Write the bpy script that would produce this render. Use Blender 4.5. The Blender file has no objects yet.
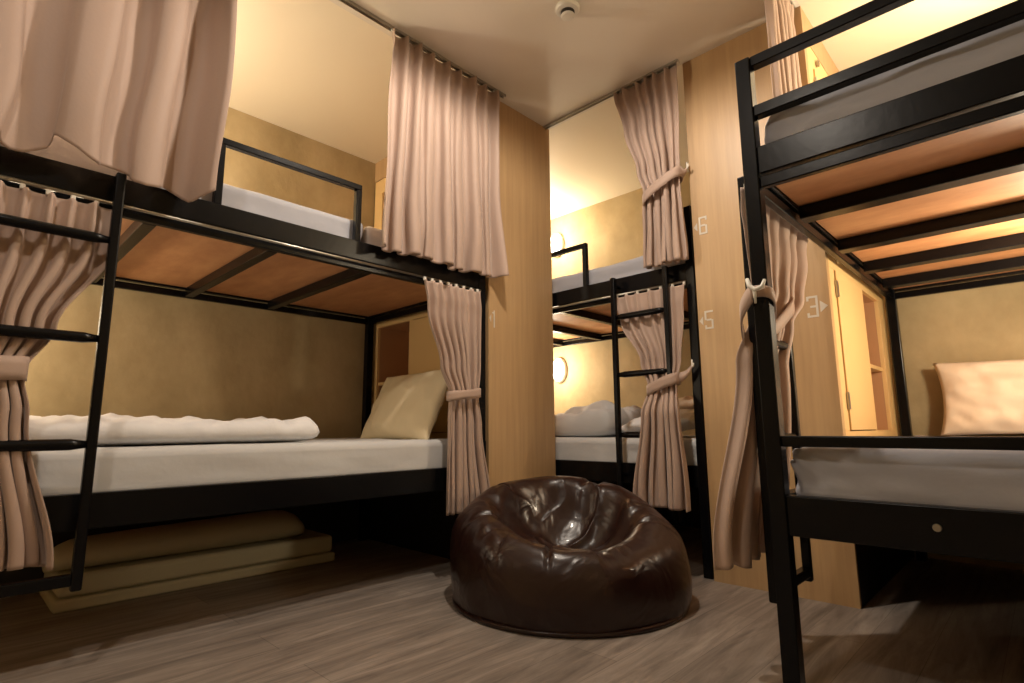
import bpy, bmesh, math, random
from mathutils import Vector, Matrix, noise
PI = math.pi
sc = bpy.context.scene
COL = sc.collection
random.seed(7)
ORG = {}

# ------------------------------------------------------------------ materials
def mat(name, base=(.5, .5, .5), rough=.5, metal=0, spec=.5, coat=0, bump=None, bump_scale=20, bump_dist=.01,
        mottle=None, mottle_scale=3, stretch=(1, 1, 1), sheen=0, detail=6):
    m = bpy.data.materials.new(name); m.use_nodes = True
    n = m.node_tree.nodes; l = m.node_tree.links
    b = n['Principled BSDF']
    b.inputs['Base Color'].default_value = (*base, 1)
    b.inputs['Roughness'].default_value = rough
    b.inputs['Metallic'].default_value = metal
    b.inputs['Specular IOR Level'].default_value = spec
    b.inputs['Coat Weight'].default_value = coat
    b.inputs['Sheen Weight'].default_value = sheen
    tc = n.new('ShaderNodeTexCoord'); mp = n.new('ShaderNodeMapping')
    mp.inputs['Scale'].default_value = stretch
    l.new(tc.outputs['Object'], mp.inputs['Vector'])
    if mottle:
        t = n.new('ShaderNodeTexNoise'); t.inputs['Scale'].default_value = mottle_scale
        t.inputs['Detail'].default_value = detail; t.inputs['Roughness'].default_value = .62
        l.new(mp.outputs[0], t.inputs['Vector'])
        r = n.new('ShaderNodeValToRGB')
        r.color_ramp.elements[0].position = .32; r.color_ramp.elements[1].position = .68
        r.color_ramp.elements[0].color = (*mottle, 1); r.color_ramp.elements[1].color = (*base, 1)
        l.new(t.outputs['Fac'], r.inputs[0]); l.new(r.outputs[0], b.inputs['Base Color'])
    if bump:
        t2 = n.new('ShaderNodeTexNoise'); t2.inputs['Scale'].default_value = bump_scale
        t2.inputs['Detail'].default_value = 5
        l.new(mp.outputs[0], t2.inputs['Vector'])
        bp = n.new('ShaderNodeBump'); bp.inputs['Strength'].default_value = bump
        bp.inputs['Distance'].default_value = bump_dist
        l.new(t2.outputs['Fac'], bp.inputs['Height']); l.new(bp.outputs[0], b.inputs['Normal'])
    return m

def emat(name, col, strength):
    m = bpy.data.materials.new(name); m.use_nodes = True
    b = m.node_tree.nodes['Principled BSDF']
    b.inputs['Base Color'].default_value = (.9, .9, .85, 1)
    b.inputs['Emission Color'].default_value = (*col, 1)
    b.inputs['Emission Strength'].default_value = strength
    return m

def floor_mat():
    m = bpy.data.materials.new('grey_brown_laminate'); m.use_nodes = True
    n = m.node_tree.nodes; l = m.node_tree.links; b = n['Principled BSDF']
    tc = n.new('ShaderNodeTexCoord')
    mp = n.new('ShaderNodeMapping'); mp.inputs['Rotation'].default_value = (0, 0, PI / 2)
    l.new(tc.outputs['Object'], mp.inputs['Vector'])
    br = n.new('ShaderNodeTexBrick'); br.inputs['Scale'].default_value = 1
    br.inputs['Brick Width'].default_value = 1.25; br.inputs['Row Height'].default_value = .16
    br.inputs['Mortar Size'].default_value = .0012; br.inputs['Mortar Smooth'].default_value = .3
    br.inputs['Color1'].default_value = (.8, .8, .8, 1); br.inputs['Color2'].default_value = (1, 1, 1, 1)
    br.inputs['Mortar'].default_value = (.55, .55, .55, 1)
    l.new(mp.outputs[0], br.inputs['Vector'])
    mp2 = n.new('ShaderNodeMapping'); mp2.inputs['Scale'].default_value = (9, .9, 1)
    l.new(tc.outputs['Object'], mp2.inputs['Vector'])
    t = n.new('ShaderNodeTexNoise'); t.inputs['Scale'].default_value = 2.2; t.inputs['Detail'].default_value = 9
    t.inputs['Roughness'].default_value = .68; t.inputs['Distortion'].default_value = .8
    l.new(mp2.outputs[0], t.inputs['Vector'])
    r = n.new('ShaderNodeValToRGB'); e = r.color_ramp.elements
    e[0].position = .3; e[0].color = (.16, .134, .115, 1)
    e[1].position = .74; e[1].color = (.46, .395, .34, 1)
    e2 = r.color_ramp.elements.new(.52); e2.color = (.30, .252, .213, 1)
    l.new(t.outputs['Fac'], r.inputs[0])
    mx = n.new('ShaderNodeMix'); mx.data_type = 'RGBA'; mx.blend_type = 'MULTIPLY'
    mx.inputs[0].default_value = 1
    l.new(r.outputs[0], mx.inputs[6]); l.new(br.outputs['Color'], mx.inputs[7])
    l.new(mx.outputs[2], b.inputs['Base Color'])
    b.inputs['Roughness'].default_value = .5; b.inputs['Specular IOR Level'].default_value = .35
    bp = n.new('ShaderNodeBump'); bp.inputs['Strength'].default_value = .15; bp.inputs['Distance'].default_value = .004
    l.new(t.outputs['Fac'], bp.inputs['Height']); l.new(bp.outputs[0], b.inputs['Normal'])
    return m

M = {}
M['floor'] = floor_mat()
M['plaster'] = mat('tan_plaster', (.53, .42, .245), .75, bump=.4, bump_scale=14, mottle=(.34, .26, .135), mottle_scale=2.2, stretch=(1, 1, .8), detail=9)
M['ceiling'] = mat('room_ceiling_paint', (.82, .77, .68), .17, spec=.5, bump=.05, bump_scale=2.2, bump_dist=.02)
M['ceiling_bunk'] = mat('bunk_ceiling_paint', (.86, .78, .62), .6)
M['wood'] = mat('oak_veneer', (.53, .345, .17), .42, mottle=(.45, .285, .138), mottle_scale=3, stretch=(14, 14, .7), bump=.04, bump_scale=5, detail=8)
M['cab'] = mat('yellow_laminate', (.74, .50, .22), .45)
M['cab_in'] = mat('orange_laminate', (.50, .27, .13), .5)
M['ply'] = mat('orange_plywood', (.55, .28, .125), .55, mottle=(.42, .19, .08), mottle_scale=3, stretch=(2, 5, 1))
M['black'] = mat('black_enamel', (.0038, .0038, .0045), .27, spec=.2, coat=0, bump=.07, bump_scale=45, bump_dist=.004)
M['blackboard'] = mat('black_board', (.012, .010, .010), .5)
M['steel'] = mat('dull_steel', (.45, .43, .38), .3, metal=1)
M['white'] = mat('white_plastic', (.75, .73, .66), .4)
M['sheet'] = mat('white_sheet', (.60, .605, .61), .8, bump=.25, bump_scale=7, bump_dist=.02)
M['sheet_grey'] = mat('pale_grey_sheet', (.42, .425, .47), .75, bump=.35, bump_scale=6, bump_dist=.02)
M['sheet_pink'] = mat('pink_white_sheet', (.66, .58, .54), .8)
M['duvet'] = mat('white_duvet', (.80, .80, .81), .85, bump=.5, bump_scale=9, bump_dist=.02)
M['pillow'] = mat('cream_pillowcase', (.80, .68, .45), .8, bump=.3, bump_scale=9, bump_dist=.015)
M['pillow_pink'] = mat('pinkish_cream_pillowcase', (.82, .68, .54), .7, bump=.35, bump_scale=8, bump_dist=.015)
M['curtain'] = mat('dusty_pink_fabric', (.44, .315, .25), .62, sheen=.25, bump=.25, bump_scale=90, bump_dist=.002)
M['foam'] = mat('olive_cream_mattress_cover', (.50, .46, .31), .8, bump=.2, bump_scale=12)
M['number'] = mat('pale_grey_paint', (.64, .58, .49), .5)
M['dark'] = mat('dark_hole', (.02, .015, .01), .5)
M['lens'] = emat('lamp_glass_lit', (1, .90, .72), 11)
M['lens2'] = emat('downlight_glass_lit', (1, .86, .68), 8)

def leather():
    m = mat('brown_leather', (.021, .0080, .0060), .31, spec=.45, coat=.1)
    n = m.node_tree.nodes; l = m.node_tree.links; b = n['Principled BSDF']
    tc = n['Texture Coordinate']
    a = n.new('ShaderNodeTexNoise'); a.inputs['Scale'].default_value = 7; a.inputs['Detail'].default_value = 2
    a.inputs['Distortion'].default_value = 1.2
    v = n.new('ShaderNodeTexVoronoi'); v.inputs['Scale'].default_value = 260
    l.new(tc.outputs['Object'], a.inputs['Vector']); l.new(tc.outputs['Object'], v.inputs['Vector'])
    b1 = n.new('ShaderNodeBump'); b1.inputs['Strength'].default_value = .3; b1.inputs['Distance'].default_value = .03
    b2 = n.new('ShaderNodeBump'); b2.inputs['Strength'].default_value = .12; b2.inputs['Distance'].default_value = .001
    l.new(a.outputs['Fac'], b1.inputs['Height']); l.new(v.outputs['Distance'], b2.inputs['Height'])
    l.new(b1.outputs[0], b2.inputs['Normal']); l.new(b2.outputs[0], b.inputs['Normal'])
    return m
M['leather'] = leather()

# ------------------------------------------------------------------ helpers
def box(bm, x0, x1, y0, y1, z0, z1, bev=0, seg=2):
    b2 = bmesh.new()
    bmesh.ops.create_cube(b2, size=1)
    for v in b2.verts:
        v.co = Vector(((x0 + x1) / 2 + v.co.x * (x1 - x0), (y0 + y1) / 2 + v.co.y * (y1 - y0), (z0 + z1) / 2 + v.co.z * (z1 - z0)))
    if bev:
        bmesh.ops.bevel(b2, geom=b2.edges[:], offset=bev, segments=seg, affect='EDGES', profile=.5)
    merge(bm, b2)

def merge(bm, b2):
    me = bpy.data.meshes.new('tmp'); b2.to_mesh(me); b2.free()
    bm.from_mesh(me); bpy.data.meshes.remove(me)

def tube(bm, pts, r, n=12, cap=True):
    pts = [Vector(p) for p in pts]; rings = []
    up = None
    for i, p in enumerate(pts):
        d = (pts[min(i + 1, len(pts) - 1)] - pts[max(i - 1, 0)]).normalized()
        if up is None:
            up = Vector((0, 0, 1)) if abs(d.z) < .9 else Vector((1, 0, 0))
        s = d.cross(up).normalized(); up = s.cross(d).normalized()
        rr = r[i] if isinstance(r, (list, tuple)) else r
        rings.append([bm.verts.new(p + s * math.cos(2 * PI * k / n) * rr + up * math.sin(2 * PI * k / n) * rr) for k in range(n)])
    for a, b in zip(rings, rings[1:]):
        for k in range(n):
            bm.faces.new((a[k], a[(k + 1) % n], b[(k + 1) % n], b[k]))
    if cap:
        bm.faces.new(rings[0]); bm.faces.new(rings[-1][::-1])

def lathe(bm, prof, c, axis='z', n=40, sx=1, sy=1):
    """prof: list of (radius, height); c: centre"""
    rings = []
    for r, h in prof:
        ring = []
        for k in range(n):
            a = 2 * PI * k / n; u, w = r * math.cos(a) * sx, r * math.sin(a) * sy
            if axis == 'z': p = (c[0] + u, c[1] + w, c[2] + h)
            elif axis == 'y': p = (c[0] + u, c[1] + h, c[2] + w)
            else: p = (c[0] + h, c[1] + u, c[2] + w)
            ring.append(bm.verts.new(p))
        rings.append(ring)
    for a, b in zip(rings, rings[1:]):
        for k in range(n):
            bm.faces.new((a[k], a[(k + 1) % n], b[(k + 1) % n], b[k]))
    bm.faces.new(rings[0]); bm.faces.new(rings[-1][::-1])

def link(name, bm, m, parent=None, smooth=False, loc=None, sub=0):
    bmesh.ops.recalc_face_normals(bm, faces=bm.faces[:])
    if loc is None:
        if parent is not None:
            loc = ORG[parent]
        else:
            xs = [v.co.x for v in bm.verts]; ys = [v.co.y for v in bm.verts]; zs = [v.co.z for v in bm.verts]
            loc = Vector(((min(xs) + max(xs)) / 2, (min(ys) + max(ys)) / 2, min(zs)))
    loc = Vector(loc)
    for v in bm.verts: v.co -= loc
    me = bpy.data.meshes.new(name); bm.to_mesh(me); bm.free()
    if smooth:
        for p in me.polygons: p.use_smooth = True
    me.materials.append(m)
    o = bpy.data.objects.new(name, me); COL.objects.link(o)
    if parent is not None:
        o.parent = parent; o.location = loc - ORG[parent]
    else:
        o.location = loc
    ORG[o] = loc
    if sub:
        md = o.modifiers.new('sub', 'SUBSURF'); md.levels = sub; md.render_levels = sub
    return o

def thing(name, label, cat, loc, group=None):
    o = bpy.data.objects.new(name, None); COL.objects.link(o); o.location = loc
    ORG[o] = Vector(loc); o['label'] = label; o['category'] = cat
    if group: o['group'] = group
    return o

def tag(o, label, cat, group=None):
    o['label'] = label; o['category'] = cat
    if group: o['group'] = group
    return o

def struct(name, m, *boxes, bev=0):
    bm = bmesh.new()
    for b in boxes: box(bm, *b, bev=bev)
    o = link(name, bm, m); o['kind'] = 'structure'
    return o

def part(name, parent, m, *boxes, bev=.002):
    bm = bmesh.new()
    for b in boxes: box(bm, *b, bev=bev)
    return link(name, bm, m, parent)

# ------------------------------------------------------------------ the setting
XL, YP, H = -2.0, 2.413, 2.47
XB, YB = -3.13, 3.545         # back plaster walls
XA, XR = -1.12, -.57          # faces of the right hand partition
XE, YS = .56, -3.2
struct('floor', M['floor'], (XB - .1, XE + .1, YS - .1, YB + .1, -.1, 0))
struct('wall_left', M['plaster'], (XB - .1, XB, YS - .1, YB + .1, 0, H + .1))
struct('wall_back', M['plaster'], (XB - .1, XE + .1, YB, YB + .1, 0, H + .1))
struct('wall_right', M['plaster'], (XE, XE + .1, YS - .1, YB + .1, 0, H + .1))
struct('wall_front', M['plaster'], (XB - .1, XE + .1, YS - .1, YS, 0, H + .1))
struct('ceiling', M['ceiling'], (XL, XR, YS, YP, H, H + .1), (XR, XE, YS, 1.5, H, H + .1))
struct('ceiling', M['ceiling_bunk'], (XB, XL, YS, YB, H, H + .1), (XL, XR, YP, YB, H, H + .1), (XR, XE, 1.5, YB, H, H + .1))
T = .018
# left partition block (between left bunk and middle bay)
struct('wall_partition_left', M['wood'], (XL - T, XL, 1.9, YP, 0, H), (XB, XL - T, YP - T, YP, 0, H))
struct('wall_partition_left', M['wood'], (XB, XL - T, 1.9, 1.9 + T, 1.405, 1.52),
       (XB, XL - T, 1.9, 1.9 + T, 2.33, H), (-2.13, XL - T, 1.9, 1.9 + T, .60, 1.405), (-2.13, XL - T, 1.9, 1.9 + T, 1.52, 2.33))
# right partition block
struct('wall_partition_right', M['wood'], (XA, XR, YP, YP + T, 0, H))
struct('wall_partition_right', M['wood'], (XA, XA + T, YP + T, YB, 0, .60), (XA, XA + T, YP + T, YB, 1.405, 1.52),
       (XA, XA + T, YP + T, YB, 2.33, H), (XA, XA + T, YP + T, 2.5, .60, 1.405), (XA, XA + T, YP + T, 2.5, 1.52, 2.33))
struct('wall_partition_right', M['wood'], (XR - T, XR, YP + T, YB, 1.405, 1.52),
       (XR - T, XR, YP + T, YB, 2.33, H), (XR - T, XR, YP + T, 2.45, .60, 1.405), (XR - T, XR, YP + T, 2.45, 1.52, 2.33))

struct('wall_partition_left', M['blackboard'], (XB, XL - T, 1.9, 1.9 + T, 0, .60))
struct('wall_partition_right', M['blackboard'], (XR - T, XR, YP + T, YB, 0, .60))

# ------------------------------------------------------------------ lockers let into the partitions
def locker(Tf, z0, label, a1=1.11, face=.47):
    """Tf(a,d,z)->world ; a along the face from the aisle side, d depth behind the face"""
    def bx(bm, a0, a1_, d0, d1, z0_, z1_, bev=.0015):
        p = Tf(a0, d0, z0_); q = Tf(a1_, d1, z1_)
        box(bm, min(p[0], q[0]), max(p[0], q[0]), min(p[1], q[1]), max(p[1], q[1]), min(p[2], q[2]), max(p[2], q[2]), bev=bev)
    base = Tf(a1 / 2, .15, z0)
    t = thing('bunk_locker', label, 'locker', base, 'lockers at the bunk ends')
    A = .0; zt = z0 + .80; D = .24
    dA0, dA1 = .07, .53; nA0, nA1 = .56, .90
    bm = bmesh.new()
    bx(bm, A, a1, 0, .018, zt - .10, zt)                 # top rail
    bx(bm, A, a1, 0, .018, z0, z0 + .035)                # bottom rail
    bx(bm, A, dA0, 0, .018, z0 + .035, zt - .10)
    bx(bm, dA1, nA0, 0, .018, z0 + .035, zt - .10)
    bx(bm, nA1, a1, 0, .018, z0 + .035, zt - .10)
    link('face_frame', bm, M['cab'], t)
    bm = bmesh.new()
    bx(bm, A + .02, a1 - .02, D, D + .01, z0, zt)
    bx(bm, nA0 - .015, nA0, .018, D, z0 + .03, zt - .09)
    bx(bm, nA1, nA1 + .015, .018, D, z0 + .03, zt - .09)
    bx(bm, nA0, nA1, .018, D, zt - .10, zt - .085)
    bx(bm, nA0, nA1, .018, D, z0 + .02, z0 + .035)
    link('carcass', bm, M['cab_in'], t)
    bm = bmesh.new(); bx(bm, nA0, nA1, .012, D, z0 + .33, z0 + .35)
    link('shelf', bm, M['cab'], t)
    bm = bmesh.new(); bx(bm, dA0 + .004, dA1 - .004, -.006, .012, z0 + .039, zt - .104)
    d = link('door', bm, M['cab'], t)
    for zz in (z0 + .12, zt - .22):
        bm = bmesh.new(); bx(bm, dA0 - .012, dA0 + .006, -.012, -.002, zz, zz + .07, bev=.003)
        link('hinge', bm, M['steel'], d)
    bm = bmesh.new()
    c = Tf(dA0 + .06, -.008, zt - .05)
    ax = 'y' if abs(Tf(0, 1, 0)[1] - Tf(0, 0, 0)[1]) > .5 else 'x'
    lathe(bm, [(.016, -.004), (.016, .004), (.009, .004), (.008, -.002)], c, ax, 20)
    k = link('lock', bm, M['steel'], t)
    return t

locker(lambda a, d, z: (-2.13 - a, 1.9 + d, z), .605, 'yellow locker with open niche behind the cream pillow of the left lower bunk', a1=.99)
locker(lambda a, d, z: (-2.13 - a, 1.9 + d, z), 1.525, 'yellow locker beside the left upper bunk, mostly hidden by curtain', a1=.99)
locker(lambda a, d, z: (XR - d, 2.45 + a, z), .605, 'tall yellow locker with closed door beside the right lower bunk', a1=1.09)
locker(lambda a, d, z: (XR - d, 2.45 + a, z), 1.525, 'yellow locker beside the right upper bunk, behind the ceiling curtain', a1=1.09)
locker(lambda a, d, z: (XA + d, 2.50 + a, z), .605, 'yellow locker at the right end of the middle lower bunk', a1=1.04)

# ------------------------------------------------------------------ bunk beds
def bunk(Tf, W, L, bars, label, guard=(.635, 1.21), foot_rails=True, bw=.02, ladder_l=(.055, .355), lz=.235, bolts=()):
    def bx(bm, l0, l1, w0, w1, z0, z1, bev=.003):
        p = Tf(l0, w0, z0); q = Tf(l1, w1, z1)
        box(bm, min(p[0], q[0]), max(p[0], q[0]), min(p[1], q[1]), max(p[1], q[1]), z0, z1, bev=bev)
    c = Tf(L / 2, W / 2, 0)
    t = thing('bunk_bed', label, 'bunk bed', c, 'black metal bunk beds')
    P = .042
    for l0 in (0, L - P):
        for w0 in (0, W - P):
            bm = bmesh.new()
            top = 1.73 if (l0 == 0) else 1.45
            bx(bm, l0, l0 + P, w0, w0 + P, 0, top)
            link('post', bm, M['black'], t)
    for zl, zh, nm in ((.385, .485, 'lower'), (1.365, 1.447, 'upper')):
        for w0 in (0.004, W - P + .004):
            bm = bmesh.new()
            bx(bm, P, L - P, w0, w0 + .034, zl, zh)
            if nm == 'upper': bx(bm, P, L - P, w0 + .004, w0 + .026, 1.325, 1.358)
            link('side_beam', bm, M['black'], t)
        for l0 in (.004, L - P + .004):
            bm = bmesh.new()
            bx(bm, l0, l0 + .034, P, W - P, zl, zh)
            if nm == 'upper': bx(bm, l0 + .004, l0 + .026, P, W - P, 1.325, 1.358)
            link('end_beam', bm, M['black'], t)
        for b in bars:
            bm = bmesh.new()
            bx(bm, b - bw, b + bw, P, W - P, (1.328 if nm == 'upper' else .40), (1.372 if nm == 'upper' else .44))
            link('cross_bar', bm, M['black'], t)
    bm = bmesh.new(); bx(bm, P, L - P, P - .002, W - P + .002, 1.374, 1.388); link('bed_board', bm, M['ply'], t)
    bm = bmesh.new(); bx(bm, P, L - P, P - .002, W - P + .002, .442, .456); link('bed_board', bm, M['ply'], t)
    bm = bmesh.new(); bx(bm, P, L - P, W - .012, W - .004, .01, .384, bev=.001); link('shade_sheet', bm, M['blackboard'], t)  # added dark sheet, stands in for the deep shade under the bunk
    # chrome curtain rod under the upper front beam
    bm = bmesh.new(); tube(bm, [Tf(P, -.008, 1.352), Tf(L - P, -.008, 1.352)], .005, 8)
    link('curtain_rod', bm, M['steel'], t, smooth=True)
    # guard hoop on the front side
    g0, g1 = guard; r = .013
    bm = bmesh.new()
    for l0 in (g0, g1 - 2 * r): bx(bm, l0, l0 + 2 * r, .008, .008 + 2 * r, 1.447, 1.675)
    bx(bm, g0, g1, .008, .008 + 2 * r, 1.675, 1.70)
    link('guard_hoop', bm, M['black'], t)
    if foot_rails:
        bm = bmesh.new()
        bx(bm, .005, .037, P, W - P, 1.698, 1.73)
        link('foot_rail', bm, M['black'], t)
        bm = bmesh.new(); bx(bm, .003, .035, P, W - P, 1.540, 1.574)
        link('foot_rail', bm, M['black'], t)
        bm = bmesh.new(); bx(bm, .005, .037, P, W - P, .608, .636)
        link('foot_rail', bm, M['black'], t)
    # ladder hooked on the front side
    la, lb = ladder_l; q = .013
    lad = bpy.data.objects.new('ladder', None); COL.objects.link(lad); ORG[lad] = Vector(Tf(la, -.03, .2))
    lad.parent = t; lad.location = ORG[lad] - ORG[t]
    for l in (la, lb):
        bm = bmesh.new(); bx(bm, l - q, l + q, -.068, -.042, lz, 1.435, .005)
        bx(bm, l - q * .7, l + q * .7, -.043, .003, 1.385, 1.40); bx(bm, l - q * .7, l + q * .7, -.043, .003, .42, .435)
        link('side_rail', bm, M['black'], lad)
    for zz in (lz + .03, .625, .925, 1.222):
        bm = bmesh.new()
        if zz < .4: bx(bm, la + q, lb - q, -.068, -.042, zz - .015, zz + .015)
        else:
            n = 9; pts = []; rr = []
            for i in range(n):
                u = i / (n - 1); pts.append(Tf(la + q + (lb - la - 2 * q) * u, -.055, zz)); rr.append(.0155 if 0 < i < n - 1 else .010)
            tube(bm, pts, rr, 12)
        link('rung', bm, M['black'], lad, smooth=zz > .4)
    # bolt caps
    for (l, z) in bolts:
        bm = bmesh.new(); p = Tf(l, .002, z); ax = 'x' if abs(Tf(0, 1, 0)[0] - Tf(0, 0, 0)[0]) > .5 else 'y'
        lathe(bm, [(.006, -.004), (.007, 0), (.006, .004)], p, ax, 12)
        link('bolt', bm, M['steel'], t)
    return t

bunk(lambda l, w, z: (-2.0 - w, -.05 + l, z), 1.09, 1.93, (.46, .86, 1.27),
     'black metal bunk bed along the left wall with guard hoop above', foot_rails=True)
bunk(lambda l, w, z: (-1.135 - l, 2.43 + w, z), 1.09, 1.95, (.42, .85, 1.28, 1.66),
     'black metal bunk bed in the middle bay behind the beanbag', ladder_l=(.121, .42), bolts=((.335, .43),))
tr = bunk(lambda l, w, z: (-.55 + w, 1.53 + l, z), 1.08, 1.96, (.38, .84, 1.25, 1.64),
     'black metal bunk bed at the right edge, nearest its foot end', ladder_l=(.145, .445), bw=.03, lz=.175)
bm = bmesh.new(); lathe(bm, [(.008, -.004), (.009, 0), (.008, .004)], (-.20, 1.534, .44), 'y', 14)
link('bolt', bm, M['steel'], tr)

# ------------------------------------------------------------------ soft things
def mattress(x0, x1, y0, y1, z0, z1, m, label, name='mattress', group='bunk mattresses', wr=.004, cat='mattress', crease=0):
    bm = bmesh.new()
    b2 = bmesh.new(); bmesh.ops.create_cube(b2, size=1)
    for v in b2.verts: v.co = Vector(((x0 + x1) / 2 + v.co.x * (x1 - x0), (y0 + y1) / 2 + v.co.y * (y1 - y0), (z0 + z1) / 2 + v.co.z * (z1 - z0)))
    bmesh.ops.bevel(b2, geom=b2.edges[:], offset=.03, segments=4, affect='EDGES', profile=.5)
    bmesh.ops.subdivide_edges(b2, edges=[e for e in b2.edges if e.calc_length() > .05], cuts=44, use_grid_fill=True)
    cx, cy = (x0 + x1) / 2, (y0 + y1) / 2
    for v in b2.verts:
        p = v.co
        # tucked corners: creases radiate from the ends
        e = min(abs(p.x - x0), abs(p.x - x1)) ; f = min(abs(p.y - y0), abs(p.y - y1))
        k = math.exp(-max(e, f) / .12) * 2.2 + .6
        n = noise.noise(Vector((p.x * 9, p.y * 9, p.z * 22))) * wr * k
        for qx, sg in ((x0, 1), (x1, -1)):
            ax_, az_ = (p.x - qx) * sg, z1 - p.z
            if crease and p.y < y0 + .03 and ax_ < .5:
                n += math.sin(math.atan2(az_ + .01, ax_ + .03) * 19 + ax_ * 6) * crease * math.exp(-ax_ / .13)
        d = Vector((p.x - cx, p.y - cy, 0)).normalized()
        if abs(p.y - cy) > abs(y1 - y0) / 2 - .04 and abs(p.x - cx) < abs(x1 - x0) / 2 - .03: d = Vector((0, math.copysign(1, p.y - cy), 0))
        v.co += Vector((d.x * n, d.y * n, n * .8))
    merge(bm, b2)
    o = link(name, bm, m, smooth=True)
    return tag(o, label, cat, group)

mattress(-3.035, -2.045, 0.0, 1.83, .458, .612, M['sheet'], 'white sheeted mattress of the left lower bunk')
mattress(-3.035, -2.045, 0.0, 1.20, 1.39, 1.556, M['sheet_grey'], 'pale lilac grey mattress of the left upper bunk')
mattress(-3.035, -1.185, 2.475, 3.475, .458, .607, M['sheet'], 'white mattress of the middle lower bunk')
mattress(-3.035, -1.185, 2.475, 3.475, 1.39, 1.555, M['sheet_grey'], 'wrinkled grey mattress of the middle upper bunk', wr=.009)
mattress(-.503, .48, 1.577, 3.44, .458, .607, M['sheet_grey'], 'pale grey mattress of the right lower bunk with creased corner', wr=.006, crease=.006)
mattress(-.503, .48, 1.577, 3.44, 1.39, 1.565, M['sheet_grey'], 'pale grey mattress of the right upper bunk overhead', wr=.008)
mattress(-3.035, -2.045, 1.21, 1.83, 1.39, 1.552, M['sheet_pink'], 'folded pinkish bedding on the left upper bunk beside the curtain', name='folded_bedding', group=None, cat='bedding')

def pillow(name, label, m, w, h, th, loc, rot, seed, wr=.012, n=44, group='bed pillows', cat='pillow', pw=2.4, corner=.06):
    """w,h plan size, th thickness, standing on its long edge when rot tilts it"""
    bm = bmesh.new(); V = {}
    for s in (1, -1):
        for i in range(n + 1):
            for j in range(n + 1):
                u = -1 + 2 * i / n; v = -1 + 2 * j / n
                edge = i in (0, n) or j in (0, n)
                if edge and s == -1: V[(s, i, j)] = V[(1, i, j)]; continue
                t = max(0, (1 - abs(u) ** pw)) ** .55 * max(0, (1 - abs(v) ** pw)) ** .55
                pin = 1 - corner * (1 - abs(u) ** 2) * abs(v) ** 3
                pin2 = 1 - corner * (1 - abs(v) ** 2) * abs(u) ** 3
                x = u * w / 2 * pin2; y = v * h / 2 * pin
                nz = noise.noise(Vector((u * 2.2 + seed, v * 2.2, s * 3.1))) * wr + noise.noise(Vector((u * 6 + seed, v * 3 + u * 4, s))) * wr * .5
                V[(s, i, j)] = bm.verts.new((x, y, s * th / 2 * t + nz * min(1, t * 2)))
    for s in (1, -1):
        for i in range(n):
            for j in range(n):
                f = [V[(s, i, j)], V[(s, i + 1, j)], V[(s, i + 1, j + 1)], V[(s, i, j + 1)]]
                try: bm.faces.new(f if s == 1 else f[::-1])
                except ValueError: pass
    mtx = Matrix.Translation(loc) @ rot.to_4x4()
    for v in bm.verts: v.co = mtx @ v.co
    o = link(name, bm, m, smooth=True)
    return tag(o, label, cat, group)

def rotm(rx, ry, rz):
    return Matrix.Rotation(rz, 3, 'Z') @ Matrix.Rotation(ry, 3, 'Y') @ Matrix.Rotation(rx, 3, 'X')
R = math.radians
# left lower: cream pillow leaning on the locker
pillow('pillow', 'cream pillow leaning against the locker on the left lower bunk', M['pillow'], .70, .40, .13,
       (-2.45, 1.715, .785), rotm(R(66), 0, R(-4)), 1.3)
# left lower: white duvet
def duvet(x0, x1, y0, y1, z, th, label, seed, m=M['duvet'], skew=0, amp=.02, name='duvet', cat='duvet', nx=70, ny=90, fn=None):
    bm = bmesh.new(); V = {}
    for s in (1, -1):
        for i in range(nx + 1):
            for j in range(ny + 1):
                u = -1 + 2 * i / nx; v = -1 + 2 * j / ny
                edge = i in (0, nx) or j in (0, ny)
                if edge and s == -1: V[(s, i, j)] = V[(1, i, j)]; continue
                x = (x0 + x1) / 2 + u * (x1 - x0) / 2; y = (y0 + y1) / 2 + v * (y1 - y0) / 2
                t = (1 - abs(u) ** 10) ** .5 * (1 - abs(v) ** 20) ** .5
                x -= (x1 - x0) / 2 * u * .05 * abs(v) ** 12; y -= (y1 - y0) / 2 * v * .05 * abs(u) ** 12
                wob = noise.noise(Vector((x * 3 + seed, y * 3, 0))) * .02
                x += wob * abs(u) ** 3; y += noise.noise(Vector((x * 5, seed, 2))) * .03 * abs(v) ** 4 + skew * u * .05
                q = Vector((x * 3.2 + seed, y * 5.5 + x * 2, 0))
                bumpy = noise.noise(q) * amp + noise.noise(q * 2.6) * amp * .5 + noise.noise(Vector((x * 6, y * 26 + x * 9, seed))) * amp * .45 + abs(noise.noise(q * 1.4 + Vector((5, 2, 1)))) * amp
                hh = th * (fn(u, v) if fn else 1)
                zz = z + hh * .45 + (hh * .55 + bumpy) * t if s == 1 else z + hh * .45 - hh * .45 * t
                V[(s, i, j)] = bm.verts.new((x, y, max(z, zz)))
    for s in (1, -1):
        for i in range(nx):
            for j in range(ny):
                f = [V[(s, i, j)], V[(s, i + 1, j)], V[(s, i + 1, j + 1)], V[(s, i, j + 1)]]
                bm.faces.new(f if s == 1 else f[::-1])
    return tag(link(name, bm, m, smooth=True), label, cat)
duvet(-3.0, -2.085, .04, 1.09, .613, .085, 'thin white duvet spread over the left lower bunk', 2.2, amp=.022,
      fn=lambda u, v: 1.0 + .25 * (v < -.2) * 0 + .2 * max(0, -v))
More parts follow.
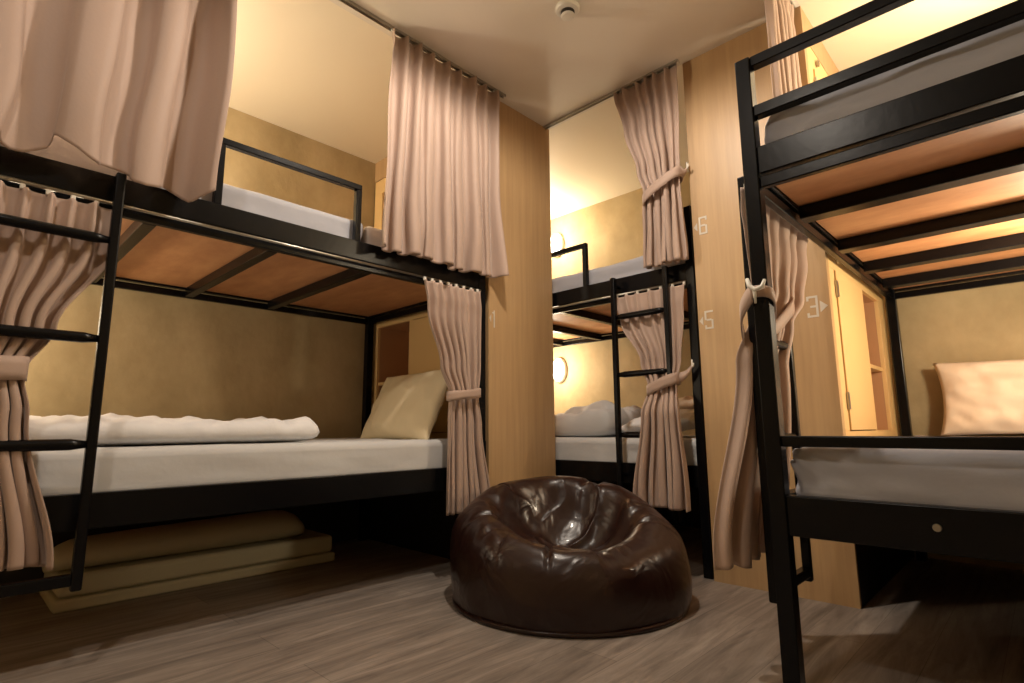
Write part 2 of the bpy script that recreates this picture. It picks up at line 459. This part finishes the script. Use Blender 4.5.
# middle lower: heaped grey duvet, white pillow, cream pillow
duvet(-2.62, -1.74, 2.56, 3.30, .609, .15, 'heaped grey white duvet on the middle lower bunk', 5.1, m=M['sheet'], amp=.05,
      fn=lambda u, v: .45 + .75 * max(0, .5 + .6 * u) )
pillow('pillow', 'plump white pillow behind the curtain on the middle lower bunk', M['duvet'], .42, .46, .12,
       (-1.50, 2.80, .69), rotm(R(4), R(-6), R(4)), 4.4)
pillow('pillow', 'flat cream pillow lying on top behind the middle bunk curtain', M['pillow_pink'], .44, .40, .08,
       (-1.52, 3.14, .80), rotm(R(6), R(-4), R(-6)), 6.4)
# right lower: pinkish pillow propped on the back wall
pr_ = pillow('pillow', 'pinkish folded pillow propped against the wall on the right lower bunk', M['pillow_pink'], .86, .36, .15,
       (.045, 3.42, .790), rotm(R(83), 0, R(0)), 9.1, wr=.034)
# mattresses stored under the left bunk
t = thing('folded_mattress', 'thin olive cream mattress folded flat on the floor under the left bunk', 'mattress', (-2.88, .92, 0))
bm = bmesh.new(); box(bm, -3.08, -2.69, .36, 1.48, .0, .045, bev=.012, seg=3); link('lower_layer', bm, M['foam'], t, smooth=False)
bm = bmesh.new(); box(bm, -3.08, -2.70, .37, 1.47, .047, .128, bev=.02, seg=4); link('upper_layer', bm, M['foam'], t, smooth=False)
bm = bmesh.new()
pts = []; n = 26
prev = None; rings = []
for j in range(n + 1):
    u = j / n; y = .34 + 1.0 * u; ring = []
    k = (1 - abs(2 * u - 1) ** 14) ** .5 if 0 < u < 1 else .55
    rr = (.056 + .014 * u) * max(k, .55)
    for a in range(28):
        th = 2 * PI * a / 28
        ring.append(bm.verts.new((-2.84 + math.cos(th) * rr * 2.2, y, .128 + rr + math.sin(th) * rr + 0 * u)))
    rings.append(ring)
for a, b in zip(rings, rings[1:]):
    for k in range(28): bm.faces.new((a[k], a[(k + 1) % 28], b[(k + 1) % 28], b[k]))
bm.faces.new(rings[0]); bm.faces.new(rings[-1][::-1])
tag(link('rolled_mattress', bm, M['foam'], smooth=True), 'rolled olive cream mattress lying on the folded one under the left bunk', 'mattress')

# ------------------------------------------------------------------ curtains
def lerp(a, b, t): return a + (b - a) * t
def curtain(label, Tf, prof, nf, seed, tie=None, tie_to=None, hem=None, header=True, rows=90, cpf=12, cat='curtain', rings=None, group=None):
    """Tf(s, off, z) -> world.  prof: [(z, s0, s1, amp, off)] from top to bottom"""
    rnd = random.Random(seed)
    ph = [rnd.uniform(-.5, .5) for _ in range(nf + 2)]; am = [rnd.uniform(.65, 1.25) for _ in range(nf + 2)]
    ztop, zbot = prof[0][0], prof[-1][0]
    cols = nf * cpf
    def at(z):
        for a, b in zip(prof, prof[1:]):
            if b[0] <= z <= a[0]:
                t = (a[0] - z) / (a[0] - b[0]); t2 = t * t * (3 - 2 * t)
                return [lerp(p, q, t2) for p, q in zip(a[1:], b[1:])]
        return prof[-1][1:]
    bm = bmesh.new(); G = []
    for r in range(rows + 1):
        v = r / rows; row = []
        for c in range(cols + 1):
            u = c / cols
            zb = zbot + (hem(u) if hem else 0)
            z = lerp(ztop, zb, v)
            s0, s1, A, off = at(lerp(ztop, zbot, v))
            f = u * nf; f = f + .38 * noise.noise(Vector((f * .55, seed, 1.7))) * min(1, 4 * u, 4 * (1 - u)); f = min(max(f, 0), nf); i = min(int(f), nf - 1); fr = f - i
            a_ = lerp(am[i], am[i + 1], fr)
            # pinch pleats at the heading: narrower folds high up
            w = math.cos(2 * PI * f + .8 * ph[i] * math.sin(PI * fr))
            drift = noise.noise(Vector((u * nf * .45 + seed, v * 1.3, seed))) * 1.1
            w2 = math.cos(2 * PI * (f * .5) + drift * 2.5 + seed)
            k = max(0, 1 - v * 3.5)
            w = w * (1 - .35 * v) + w2 * .45 * v
            if k > 0: w = lerp(w, (abs(math.cos(PI * f)) ** 9) * 2.4 - .8 + .5 * math.exp(-((v - .07) / .03) ** 2), k * .9)
            off_ = off + A * a_ * w + noise.noise(Vector((u * 7, v * 2.3, seed + 4))) * A * .6
            lat = math.sin(4 * PI * f + ph[i]) * A * .28 * min(1, v * 4) + noise.noise(Vector((u * 5, v * 3, seed + 9))) * A * .4
            edge = min(u, 1 - u) * nf
            lat *= min(1, edge * 2)
            row.append(bm.verts.new(Tf(lerp(s0, s1, u) + lat, off_, z)))
        G.append(row)
    for a, b in zip(G, G[1:]):
        for c in range(cols): bm.faces.new((a[c], a[c + 1], b[c + 1], b[c]))
    s0, s1, A, off = at(ztop)
    top = thing('curtain', label, cat, Tf((s0 + s1) / 2, off, zbot), group)
    o = link('panel', bm, M['curtain'], top, smooth=True)
    md = o.modifiers.new('sol', 'SOLIDIFY'); md.thickness = .0022; md.offset = 0
    # white runner hooks
    for i in range(nf + 1):
        bm = bmesh.new(); p0 = Tf(lerp(s0, s1, min(.985, max(.015, i / nf))), off, ztop + .002)
        bxs = .006
        box(bm, p0[0] - bxs, p0[0] + bxs, p0[1] - bxs, p0[1] + bxs, ztop - .004, ztop + .012, bev=.002, seg=1)
        link('runner_hook', bm, M['white'], top)
    if tie:
        zt, hw, tilt = tie     # height, band half height, tilt (rise per metre of s)
        s0, s1, A, off = at(zt); bm = bmesh.new(); n = 48; rows_ = []
        sc_, hs = (s0 + s1) / 2, (s1 - s0) / 2 + .006
        for q in (-1, -.3, .3, 1):
            ring = []
            for k in range(n):
                a = 2 * PI * k / n
                s = sc_ + math.copysign(abs(math.cos(a)) ** .8, math.cos(a)) * hs
                d = off + math.copysign(abs(math.sin(a)) ** .7, math.sin(a)) * (A * 1.55 + .012)
                z = zt + q * hw + (s - sc_) * tilt + noise.noise(Vector((math.cos(a) * 2, math.sin(a) * 2, q + seed))) * .004
                ring.append(bm.verts.new(Tf(s, d, z)))
            rows_.append(ring)
        for a, b in zip(rows_, rows_[1:]):
            for k in range(n): bm.faces.new((a[k], a[(k + 1) % n], b[(k + 1) % n], b[k]))
        o = link('tieback', bm, M['curtain'], top, smooth=True)
        md = o.modifiers.new('sol', 'SOLIDIFY'); md.thickness = .004; md.offset = 0
        if tie_to:
            # strap running on to its hook
            bm = bmesh.new(); e, hk = tie_to   # e: +1/-1 side, hk: (s,off,z) of hook
            st = (sc_ + e * hs, off, zt + e * hs * tilt); m_ = 8; prev = None
            for k in range(m_ + 1):
                q = k / m_; s = lerp(st[0], hk[0], q); d = lerp(st[1], hk[1], q) + .0; z = lerp(st[2], hk[2], q) - .012 * math.sin(PI * q)
                w = lerp(hw, hw * .35, q)
                cur = (bm.verts.new(Tf(s, d, z - w)), bm.verts.new(Tf(s, d, z + w)))
                if prev: bm.faces.new((prev[0], cur[0], cur[1], prev[1]))
                prev = cur
            o = link('strap', bm, M['curtain'], top, smooth=True)
            md = o.modifiers.new('sol', 'SOLIDIFY'); md.thickness = .004; md.offset = 0
            bm = bmesh.new()
            h0 = Vector(Tf(*hk))
            tube(bm, [h0 + Vector((0, 0, .03)), h0 + Vector((0, 0, .008)), h0 + Vector((.004, -.004, -.006)), h0 + Vector((.012, -.012, -.002)), h0 + Vector((.014, -.014, .012))], .0035, 8)
            link('wall_hook', bm, M['white'], top, smooth=True)
    return top

def wob(seed, a): return lambda u: noise.noise(Vector((u * 4.5, seed, 0))) * a + noise.noise(Vector((u * 13, seed, 3))) * a * .35
FL = lambda s, off, z: (XL + .055 + off, s, z)      # left front plane, s = y
FB = lambda s, off, z: (s, YP - .045 - off, z)      # bay plane, s = x
FR = lambda s, off, z: (-.597 - off, s, z)          # side of right bunk, s = y

curtain('wide dusty pink curtain hanging from the ceiling over the upper left bunk, left edge', FL,
        [(2.455, -.75, .575, .030, 0), (1.9, -.75, .575, .048, 0), (1.43, -.75, .545, .060, .02)], 7, 3.1,
        hem=lambda u: .075 * math.exp(-((u - .71) / .05) ** 2) * .55 + .012 * (u < .66) - .005 + .006 * noise.noise(Vector((u * 30, 1, 0))) + .02 * math.sin(u * 57), group=None)
curtain('dusty pink pleated curtain drawn beside the wood panel over the upper left bunk', FL,
        [(2.455, 1.235, 1.90, .018, 0), (2.0, 1.22, 1.91, .024, 0), (1.42, 1.205, 1.935, .040, 0)], 8, 5.3, hem=wob(2, .022))
curtain('tied curtain behind the ladder at the far left lower bunk', lambda s, o, z: (XL - .0 + .012 + o, s, z),
        [(1.335, -.30, .315, .016, 0), (1.2, -.30, .31, .017, 0), (.95, -.17, .20, .02, .01), (.82, -.11, .145, .02, .015), (.71, -.12, .165, .026, .02), (.31, -.14, .25, .038, .022)], 11, 8.2,
        tie=(.822, .032, .05), hem=wob(4, .02))
curtain('tied curtain hanging beside the cream pillow on the left lower bunk', lambda s, o, z: (XL + .03 + o, s, z),
        [(1.335, 1.465, 1.80, .013, 0), (1.2, 1.48, 1.81, .014, 0), (.95, 1.56, 1.805, .016, .005), (.82, 1.615, 1.79, .017, .01), (.68, 1.61, 1.81, .022, .012), (.285, 1.59, 1.86, .028, .015)], 7, 11.7,
        tie=(.82, .022, .12), hem=wob(6, .012))
curtain('tied curtain hanging from the ceiling beside the number 6 in the middle bay', FB,
        [(2.455, -1.49, -1.12, .016, 0), (2.2, -1.44, -1.125, .018, 0), (1.95, -1.37, -1.135, .02, .005), (1.83, -1.335, -1.14, .022, .01), (1.7, -1.345, -1.135, .026, .01), (1.44, -1.355, -1.125, .034, .012)], 6, 14.9,
        tie=(1.83, .026, .45), tie_to=(1, (-1.118, -.02, 1.90)), hem=wob(7, .008))
curtain('tied curtain behind the ladder beside the number 5 in the middle bay', lambda s, o, z: (s, YP - .018 - o, z),
        [(1.335, -1.56, -1.17, .010, -.01), (1.2, -1.53, -1.18, .012, -.01), (.98, -1.42, -1.20, .014, .0), (.85, -1.37, -1.22, .018, .02), (.72, -1.38, -1.19, .024, .075), (.30, -1.43, -1.165, .036, .085)], 6, 17.3,
        tie=(.86, .026, .35), tie_to=(1, (-1.155, .0, .94)), hem=wob(9, .012))
curtain('dusty pink curtain hanging from the ceiling behind the right upper bunk rails', FR,
        [(2.455, 2.08, 2.395, .014, 0), (2.0, 2.08, 2.395, .014, 0), (1.41, 2.06, 2.38, .016, 0)], 7, 20.1, hem=wob(11, .01))
right_tied = curtain('tied curtain with a white hook at the right bunk post', lambda s, o, z: (-.578 - o, s, z),
        [(1.38, 1.62, 2.22, .009, 0), (1.25, 1.62, 2.18, .010, 0), (1.10, 1.65, 2.10, .012, .005), (1.00, 1.67, 1.99, .014, .02), (.85, 1.64, 1.95, .024, .05), (.28, 1.49, 1.91, .038, .085)], 6, 23.9,
        tie=(1.00, .022, .5), hem=wob(13, .015))

# the strap of that curtain is pulled round the front of the bed post and held by a white clip
def ribbon(pts, w):
    bm = bmesh.new(); prev = None; P = [Vector(p) for p in pts]; n = 8
    for i in range(len(P) - 1):
        p0, p1, p2, p3 = P[max(i - 1, 0)], P[i], P[i + 1], P[min(i + 2, len(P) - 1)]
        for k in range(n + (i == len(P) - 2)):
            t = k / n
            q = .5 * (2 * p1 + (p2 - p0) * t + (2 * p0 - 5 * p1 + 4 * p2 - p3) * t * t + (3 * p1 - p0 - 3 * p2 + p3) * t ** 3)
            cur = (bm.verts.new(q - Vector((0, 0, w))), bm.verts.new(q + Vector((0, 0, .004))), bm.verts.new(q + Vector((0, 0, w))))
            if prev:
                bm.faces.new((prev[0], cur[0], cur[1], prev[1])); bm.faces.new((prev[1], cur[1], cur[2], prev[2]))
            prev = cur
    return bm
for pts, w in (([(-.645, 1.72, .90), (-.622, 1.63, .94), (-.590, 1.55, .985), (-.545, 1.514, 1.024)], .026),
               ([(-.545, 1.512, 1.026), (-.510, 1.518, 1.022), (-.500, 1.55, 1.010), (-.530, 1.64, .985), (-.57, 1.75, .96)], .016)):
    o = link('strap', ribbon(pts, w), M['curtain'], right_tied, smooth=True)
    md = o.modifiers.new('sol', 'SOLIDIFY'); md.thickness = .005; md.offset = 0
bm = bmesh.new()
tube(bm, [(-.552, 1.506, 1.062), (-.545, 1.500, 1.040), (-.530, 1.498, 1.026), (-.512, 1.500, 1.032), (-.506, 1.506, 1.052)], [.005, .0065, .007, .0065, .004], 10)
tube(bm, [(-.532, 1.498, 1.030), (-.533, 1.503, .990)], [.006, .003], 8)
link('white_clip', bm, M['white'], right_tied, smooth=True)

# ceiling tracks
def track(label, p, q):
    bm = bmesh.new(); x0, x1 = sorted((p[0], q[0])); y0, y1 = sorted((p[1], q[1]))
    w = .011
    if x1 - x0 > y1 - y0:
        box(bm, x0, x1, y0 - w, y0 + w, H - .004, H, bev=0); box(bm, x0, x1, y0 - w, y0 - w + .003, H - .014, H - .004); box(bm, x0, x1, y0 + w - .003, y0 + w, H - .014, H - .004)
    else:
        box(bm, x0 - w, x0 + w, y0, y1, H - .004, H, bev=0); box(bm, x0 - w, x0 - w + .003, y0, y1, H - .014, H - .004); box(bm, x0 + w - .003, x0 + w, y0, y1, H - .014, H - .004)
    return tag(link('curtain_track', bm, M['steel']), label, 'curtain track', 'ceiling curtain tracks')
track('thin ceiling curtain track along the front of the left bunk', (XL + .055, -.9, 0), (XL + .055, 1.97, 0))
track('thin ceiling curtain track across the front of the middle bay', (XL, YP - .045, 0), (XA, YP - .045, 0))
track('ceiling curtain track above the side of the right bunk', (-.597, 1.5, 0), (-.597, 2.4, 0))

# ------------------------------------------------------------------ wall lamps
def wall_lamp(x, y, z, label, axis='y', d=-1):
    t = thing('wall_lamp', label, 'wall lamp', (x, y, z - .1), 'oval bulkhead lamps')
    bm = bmesh.new(); sx, sy = .62, 1.0
    prof = [(.10, 0), (.105, d * .02), (.098, d * .035), (.085, d * .037)]
    if axis == 'y': lathe(bm, prof, (x, y, z), 'y', 40, sx=.66, sy=1.0)
    else: lathe(bm, prof, (x, y, z), 'x', 40, sx=.66, sy=1.0)
    link('housing', bm, M['white'], t, smooth=False)
    bm = bmesh.new()
    prof = [(.085, d * .037), (.083, d * .05), (.07, d * .066), (.045, d * .076), (.015, d * .08)]
    lathe(bm, prof, (x, y, z), axis, 40, sx=.66, sy=1.0)
    link('glass_cover', bm, M['lens'], t, smooth=True)
    return t
def point(x, y, z, w, col=(1, .83, .60), r=.07):
    l = bpy.data.lights.new('lamp_light', 'POINT'); l.energy = w; l.color = col; l.shadow_soft_size = r
    o = bpy.data.objects.new('lamp_light', l); COL.objects.link(o); o.location = (x, y, z)
    return o
K = 2.6
for (x, y, z, ax, d, w, lb) in (
    (-2.86, YB, 2.215, 'y', -1, 7.5, 'lit oval wall lamp above the middle upper bunk'),
    (-2.86, YB, 1.135, 'y', -1, 5.5, 'lit oval wall lamp above the middle lower bunk'),
    (XB, -.12, 1.12, 'x', 1, 5, 'lit oval wall lamp hidden by the curtain over the left lower bunk'),
    (XB, -.10, 2.10, 'x', 1, 20, 'lit oval wall lamp hidden by the curtain over the left upper bunk'),
    (XE, 2.55, 1.13, 'x', -1, 9, 'lit oval wall lamp over the right lower bunk outside the frame'),
    (XE, 2.55, 2.10, 'x', -1, 10, 'lit oval wall lamp over the right upper bunk outside the frame')):
    wall_lamp(x, y, z, lb, ax, d)
    if ax == 'y': point(x, y - .26, z, w * K)
    else: point(x + .38 * d, y, z, w * K)

# ceiling downlights of the aisle (outside the frame, over the beanbag and behind the camera)
def downlight(x, y, w, label, col=(1, .87, .73)):
    t = thing('ceiling_downlight', label, 'ceiling light', (x, y, H - .02), 'aisle downlights')
    bm = bmesh.new(); lathe(bm, [(.085, 0), (.088, -.008), (.07, -.012), (.066, -.004)], (x, y, H), 'z', 36); link('trim_ring', bm, M['white'], t)
    bm = bmesh.new(); lathe(bm, [(.064, -.004), (.06, -.007), (.02, -.010)], (x, y, H), 'z', 36); link('diffuser', bm, M['lens2'], t)
    l = bpy.data.lights.new('downlight', 'SPOT'); l.energy = w; l.color = col; l.shadow_soft_size = .045
    l.spot_size = R(176); l.spot_blend = .35
    o = bpy.data.objects.new('downlight', l); COL.objects.link(o); o.location = (x, y, H - .03)
downlight(-1.16, 1.30, 56, 'round downlight in the aisle ceiling in front of the beanbag')
downlight(-.75, -.35, 32, 'round downlight in the aisle ceiling behind the camera')

# smoke detector
t = thing('smoke_detector', 'small white smoke detector on the ceiling', 'smoke detector', (-1.30, 1.71, H - .045))
bm = bmesh.new(); lathe(bm, [(.052, 0), (.053, -.010), (.048, -.018), (.036, -.022)], (-1.30, 1.71, H), 'z', 36); link('base', bm, M['white'], t)
bm = bmesh.new(); lathe(bm, [(.030, -.020), (.030, -.038)], (-1.30, 1.71, H), 'z', 30); link('vent', bm, M['dark'], t)
bm = bmesh.new(); lathe(bm, [(.028, -.036), (.031, -.040), (.024, -.046), (.008, -.048)], (-1.30, 1.71, H), 'z', 30); link('cap', bm, M['white'], t)

# ------------------------------------------------------------------ painted bunk numbers
def number(strokes, tri, F, label):
    """strokes: boxes (a0,a1,z0,z1) in the wall plane; tri: three (a,z)"""
    bm = bmesh.new(); th = .0012
    for a0, a1, z0, z1 in strokes:
        p = F(a0, z0, 0); q = F(a1, z1, th)
        box(bm, min(p[0], q[0]), max(p[0], q[0]), min(p[1], q[1]), max(p[1], q[1]), z0, z1)
    va = [bm.verts.new(F(a, z, 0)) for a, z in tri]; vb = [bm.verts.new(F(a, z, th)) for a, z in tri]
    bm.faces.new(va); bm.faces.new(vb[::-1])
    for i in range(3): bm.faces.new((va[i], va[(i + 1) % 3], vb[(i + 1) % 3], vb[i]))
    return tag(link('bunk_number', bm, M['number']), label, 'number', 'bunk numbers painted on the panels')
def digit(ch, a, z, w=.040, h=.086, t=.0085):
    S = {'top': (a, a + w, z + h - t, z + h), 'mid': (a + t, a + w - t, z + h / 2 - t / 2, z + h / 2 + t / 2), 'bot': (a, a + w, z, z + t),
         'ul': (a, a + t, z + h / 2, z + h - t), 'll': (a, a + t, z + t, z + h / 2), 'ur': (a + w - t, a + w, z + h / 2, z + h - t), 'lr': (a + w - t, a + w, z + t, z + h / 2)}
    D = {'5': ('top', 'ul', 'mid', 'lr', 'bot'), '6': ('top', 'ul', 'll', 'mid', 'lr', 'bot'), '3': ('top', 'ur', 'mid', 'lr', 'bot')}
    r = [S[k] for k in D[ch]]
    if ch == '3': r[2] = (a + w * .3, a + w - t, z + h / 2 - t / 2, z + h / 2 + t / 2)
    if ch == '3': r.append((a, a + t, z + t, z + h * .22)); r.append((a, a + t, z + h * .78, z + h - t))
    if ch == '5': r.append((a, a + t, z + t, z + h * .22))
    if ch == '6': r.append((a + w - t, a + w, z + h * .78, z + h - t))
    return r
FY = lambda a, z, d: (a, YP - .0004 - d, z)
number(digit('6', -1.088, 1.560), [(-1.096, 1.580), (-1.096, 1.622), (-1.114, 1.601)], FY, 'pale number 6 with arrow painted on the wood panel')
number(digit('5', -1.088, 1.105), [(-1.096, 1.125), (-1.096, 1.167), (-1.114, 1.146)], FY, 'pale number 5 with arrow painted on the wood panel')
number(digit('3', -.655, 1.095, w=.042, h=.088), [(-.606, 1.112), (-.606, 1.160), (-.578, 1.136)], FY, 'pale number 3 with arrow painted on the panel beside the right bunk')
FX = lambda a, z, d: (XL + .0004 + d, a, z)
number([(1.935, 1.943, 1.175, 1.265), (1.925, 1.935, 1.248, 1.256)], [(1.905, 1.222), (1.917, 1.202), (1.917, 1.242)], FX, 'pale number 1 with arrow painted on the panel beside the left bunk post')

# ------------------------------------------------------------------ bean bag
def beanbag(cx, cy):
    fa = math.atan2(-cy, -cx)            # the low lip faces the aisle
    NT, NP = 320, 200; bm = bmesh.new(); G = []
    # spine curve of one radial slice: (radius, height) as a poly-Bezier sampled below
    def slice_pt(v, Rb, Rz, rr, pit):
        P = [(Rb + .022, 0), (Rb + .030, .02), (Rb + .036, Rz * .40), (Rb + .016, Rz * .76), (rr + .050, Rz * .96), (rr, Rz + .004),
             (rr - .055, Rz - .02), (rr * .66, lerp(Rz, pit, .62)), (rr * .42, lerp(Rz, pit, .93)), (rr * .2, pit), (0, pit)]
        n = len(P) - 1; f = v * n; i = min(int(f), n - 1); t = f - i
        p0 = P[max(i - 1, 0)]; p1 = P[i]; p2 = P[i + 1]; p3 = P[min(i + 2, n)]
        return [.5 * (2 * p1[k] + (p2[k] - p0[k]) * t + (2 * p0[k] - 5 * p1[k] + 4 * p2[k] - p3[k]) * t * t + (3 * p1[k] - p0[k] - 3 * p2[k] + p3[k]) * t ** 3) for k in (0, 1)]
    for p in range(NP + 1):
        v = p / NP; row = []
        for k in range(NT):
            th = 2 * PI * k / NT; d = th - fa
            kb = .5 - .5 * math.cos(d)
            Rz = .228 + .215 * kb ** .75 - .022 * math.sin(d) - .008 * kb * kb
            Rb = .410 + .010 * math.sin(2 * th + .5)
            rr = .335 - .03 * kb
            pit = .150
            r, z = slice_pt(v, Rb, Rz, rr, pit)
            x = r * math.cos(th); y = r * math.sin(th)
            s = max(0, min(1, (v - .42) / .58))
            # opening shifted towards the left and the aisle
            sh = .03 * (s * s * (3 - 2 * s))
            x += sh * (math.cos(fa) * .75 - .55 * math.cos(.77)); y += sh * (math.sin(fa) * .75 - .55 * math.sin(.77))
            inn = max(0, min(1, (v - .50) / .12)); rim = math.exp(-((v - .5) / .12) ** 2)
            q = Vector((x * 3.4, y * 3.4, z * 2.5))
            a = noise.noise(q + Vector((3, 1, 8)))
            b = noise.noise(q * 2.1 + Vector((9, 4, 2)))
            ridge = 1 - abs(noise.noise(Vector((x * 4.2 + y * 1.5, y * 4.2 - x * 3.0, 4.4)) + Vector((a, b, 0)) * .6)) * 3
            ridge = max(0, ridge)
            # long folds that sweep round the hollow
            u = (x * math.cos(fa) + y * math.sin(fa)); w_ = (-x * math.sin(fa) + y * math.cos(fa))
            sweep = math.sin(30 * (u + .9 * w_ * w_) + 2.6 * a + 1.0)
            P = Vector((x, y, z))
            n_out = Vector((math.cos(th), math.sin(th), 0))
            base = min(1, v / .12)
            P += n_out * (a * .032 + b * .010) * (1 - inn) * base
            P.z += (a * .05 * inn + a * .03 * rim + ridge ** 2 * .026 * inn + sweep * .013 * inn + b * .008 * inn)
            # gathered creases dropping over the rim
            cr = abs(noise.noise(Vector((math.cos(th) * 2.3, math.sin(th) * 2.3, 6.1 + v * 1.2))))
            cr = max(0, 1 - cr * 9)
            P.z -= cr * .018 * rim; P -= n_out * cr * .012 * rim
            P.z = max(0, P.z)
            row.append(bm.verts.new((cx + P.x, cy + P.y, P.z)))
        G.append(row)
    for a, b in zip(G, G[1:]):
        for k in range(NT): bm.faces.new((a[k], a[(k + 1) % NT], b[(k + 1) % NT], b[k]))
    bm.faces.new(G[0])
    bmesh.ops.remove_doubles(bm, verts=G[-1], dist=.002)
    t = thing('beanbag_chair', 'dark brown leather beanbag chair on the floor in the centre', 'beanbag', (cx, cy, 0))
    link('cover', bm, M['leather'], t, smooth=True)
    bm = bmesh.new(); pts = []
    n = 96
    for k in range(n + 1):
        th = 2 * PI * k / n; r = .438 + .010 * math.sin(2 * th + .5)
        pts.append((cx + r * math.cos(th), cy + r * math.sin(th), .009))
    tube(bm, pts, .009, 10, cap=False)
    link('base_welt', bm, M['leather'], t, smooth=True)
beanbag(-1.44, 1.80)

# ------------------------------------------------------------------ camera, world, view
yaw, p, r = 0.76786295, 0.15741509, -0.0074235
f = Vector((-math.sin(yaw) * math.cos(p), math.cos(yaw) * math.cos(p), math.sin(p)))
rt = Vector((math.cos(yaw), math.sin(yaw), 0)); up = rt.cross(f)
r2 = rt * math.cos(r) + up * math.sin(r); u2 = -rt * math.sin(r) + up * math.cos(r)
cam = bpy.data.cameras.new('camera'); co = bpy.data.objects.new('camera', cam); COL.objects.link(co)
m4 = Matrix((( r2.x, u2.x, -f.x, 0), (r2.y, u2.y, -f.y, 0), (r2.z, u2.z, -f.z, .66), (0, 0, 0, 1)))
co.matrix_world = m4
cam.sensor_width = 36; cam.lens = 548.4884864 / 1024 * 36; cam.clip_start = .02
sc.camera = co
w = bpy.data.worlds.new('world'); sc.world = w; w.use_nodes = True
w.node_tree.nodes['Background'].inputs[0].default_value = (.02, .017, .014, 1)
w.node_tree.nodes['Background'].inputs[1].default_value = .2
sc.view_settings.view_transform = 'Standard'; sc.view_settings.look = 'None'
sc.view_settings.gamma = 1; sc.view_settings.use_curve_mapping = False
sc.view_settings.exposure = 0.35
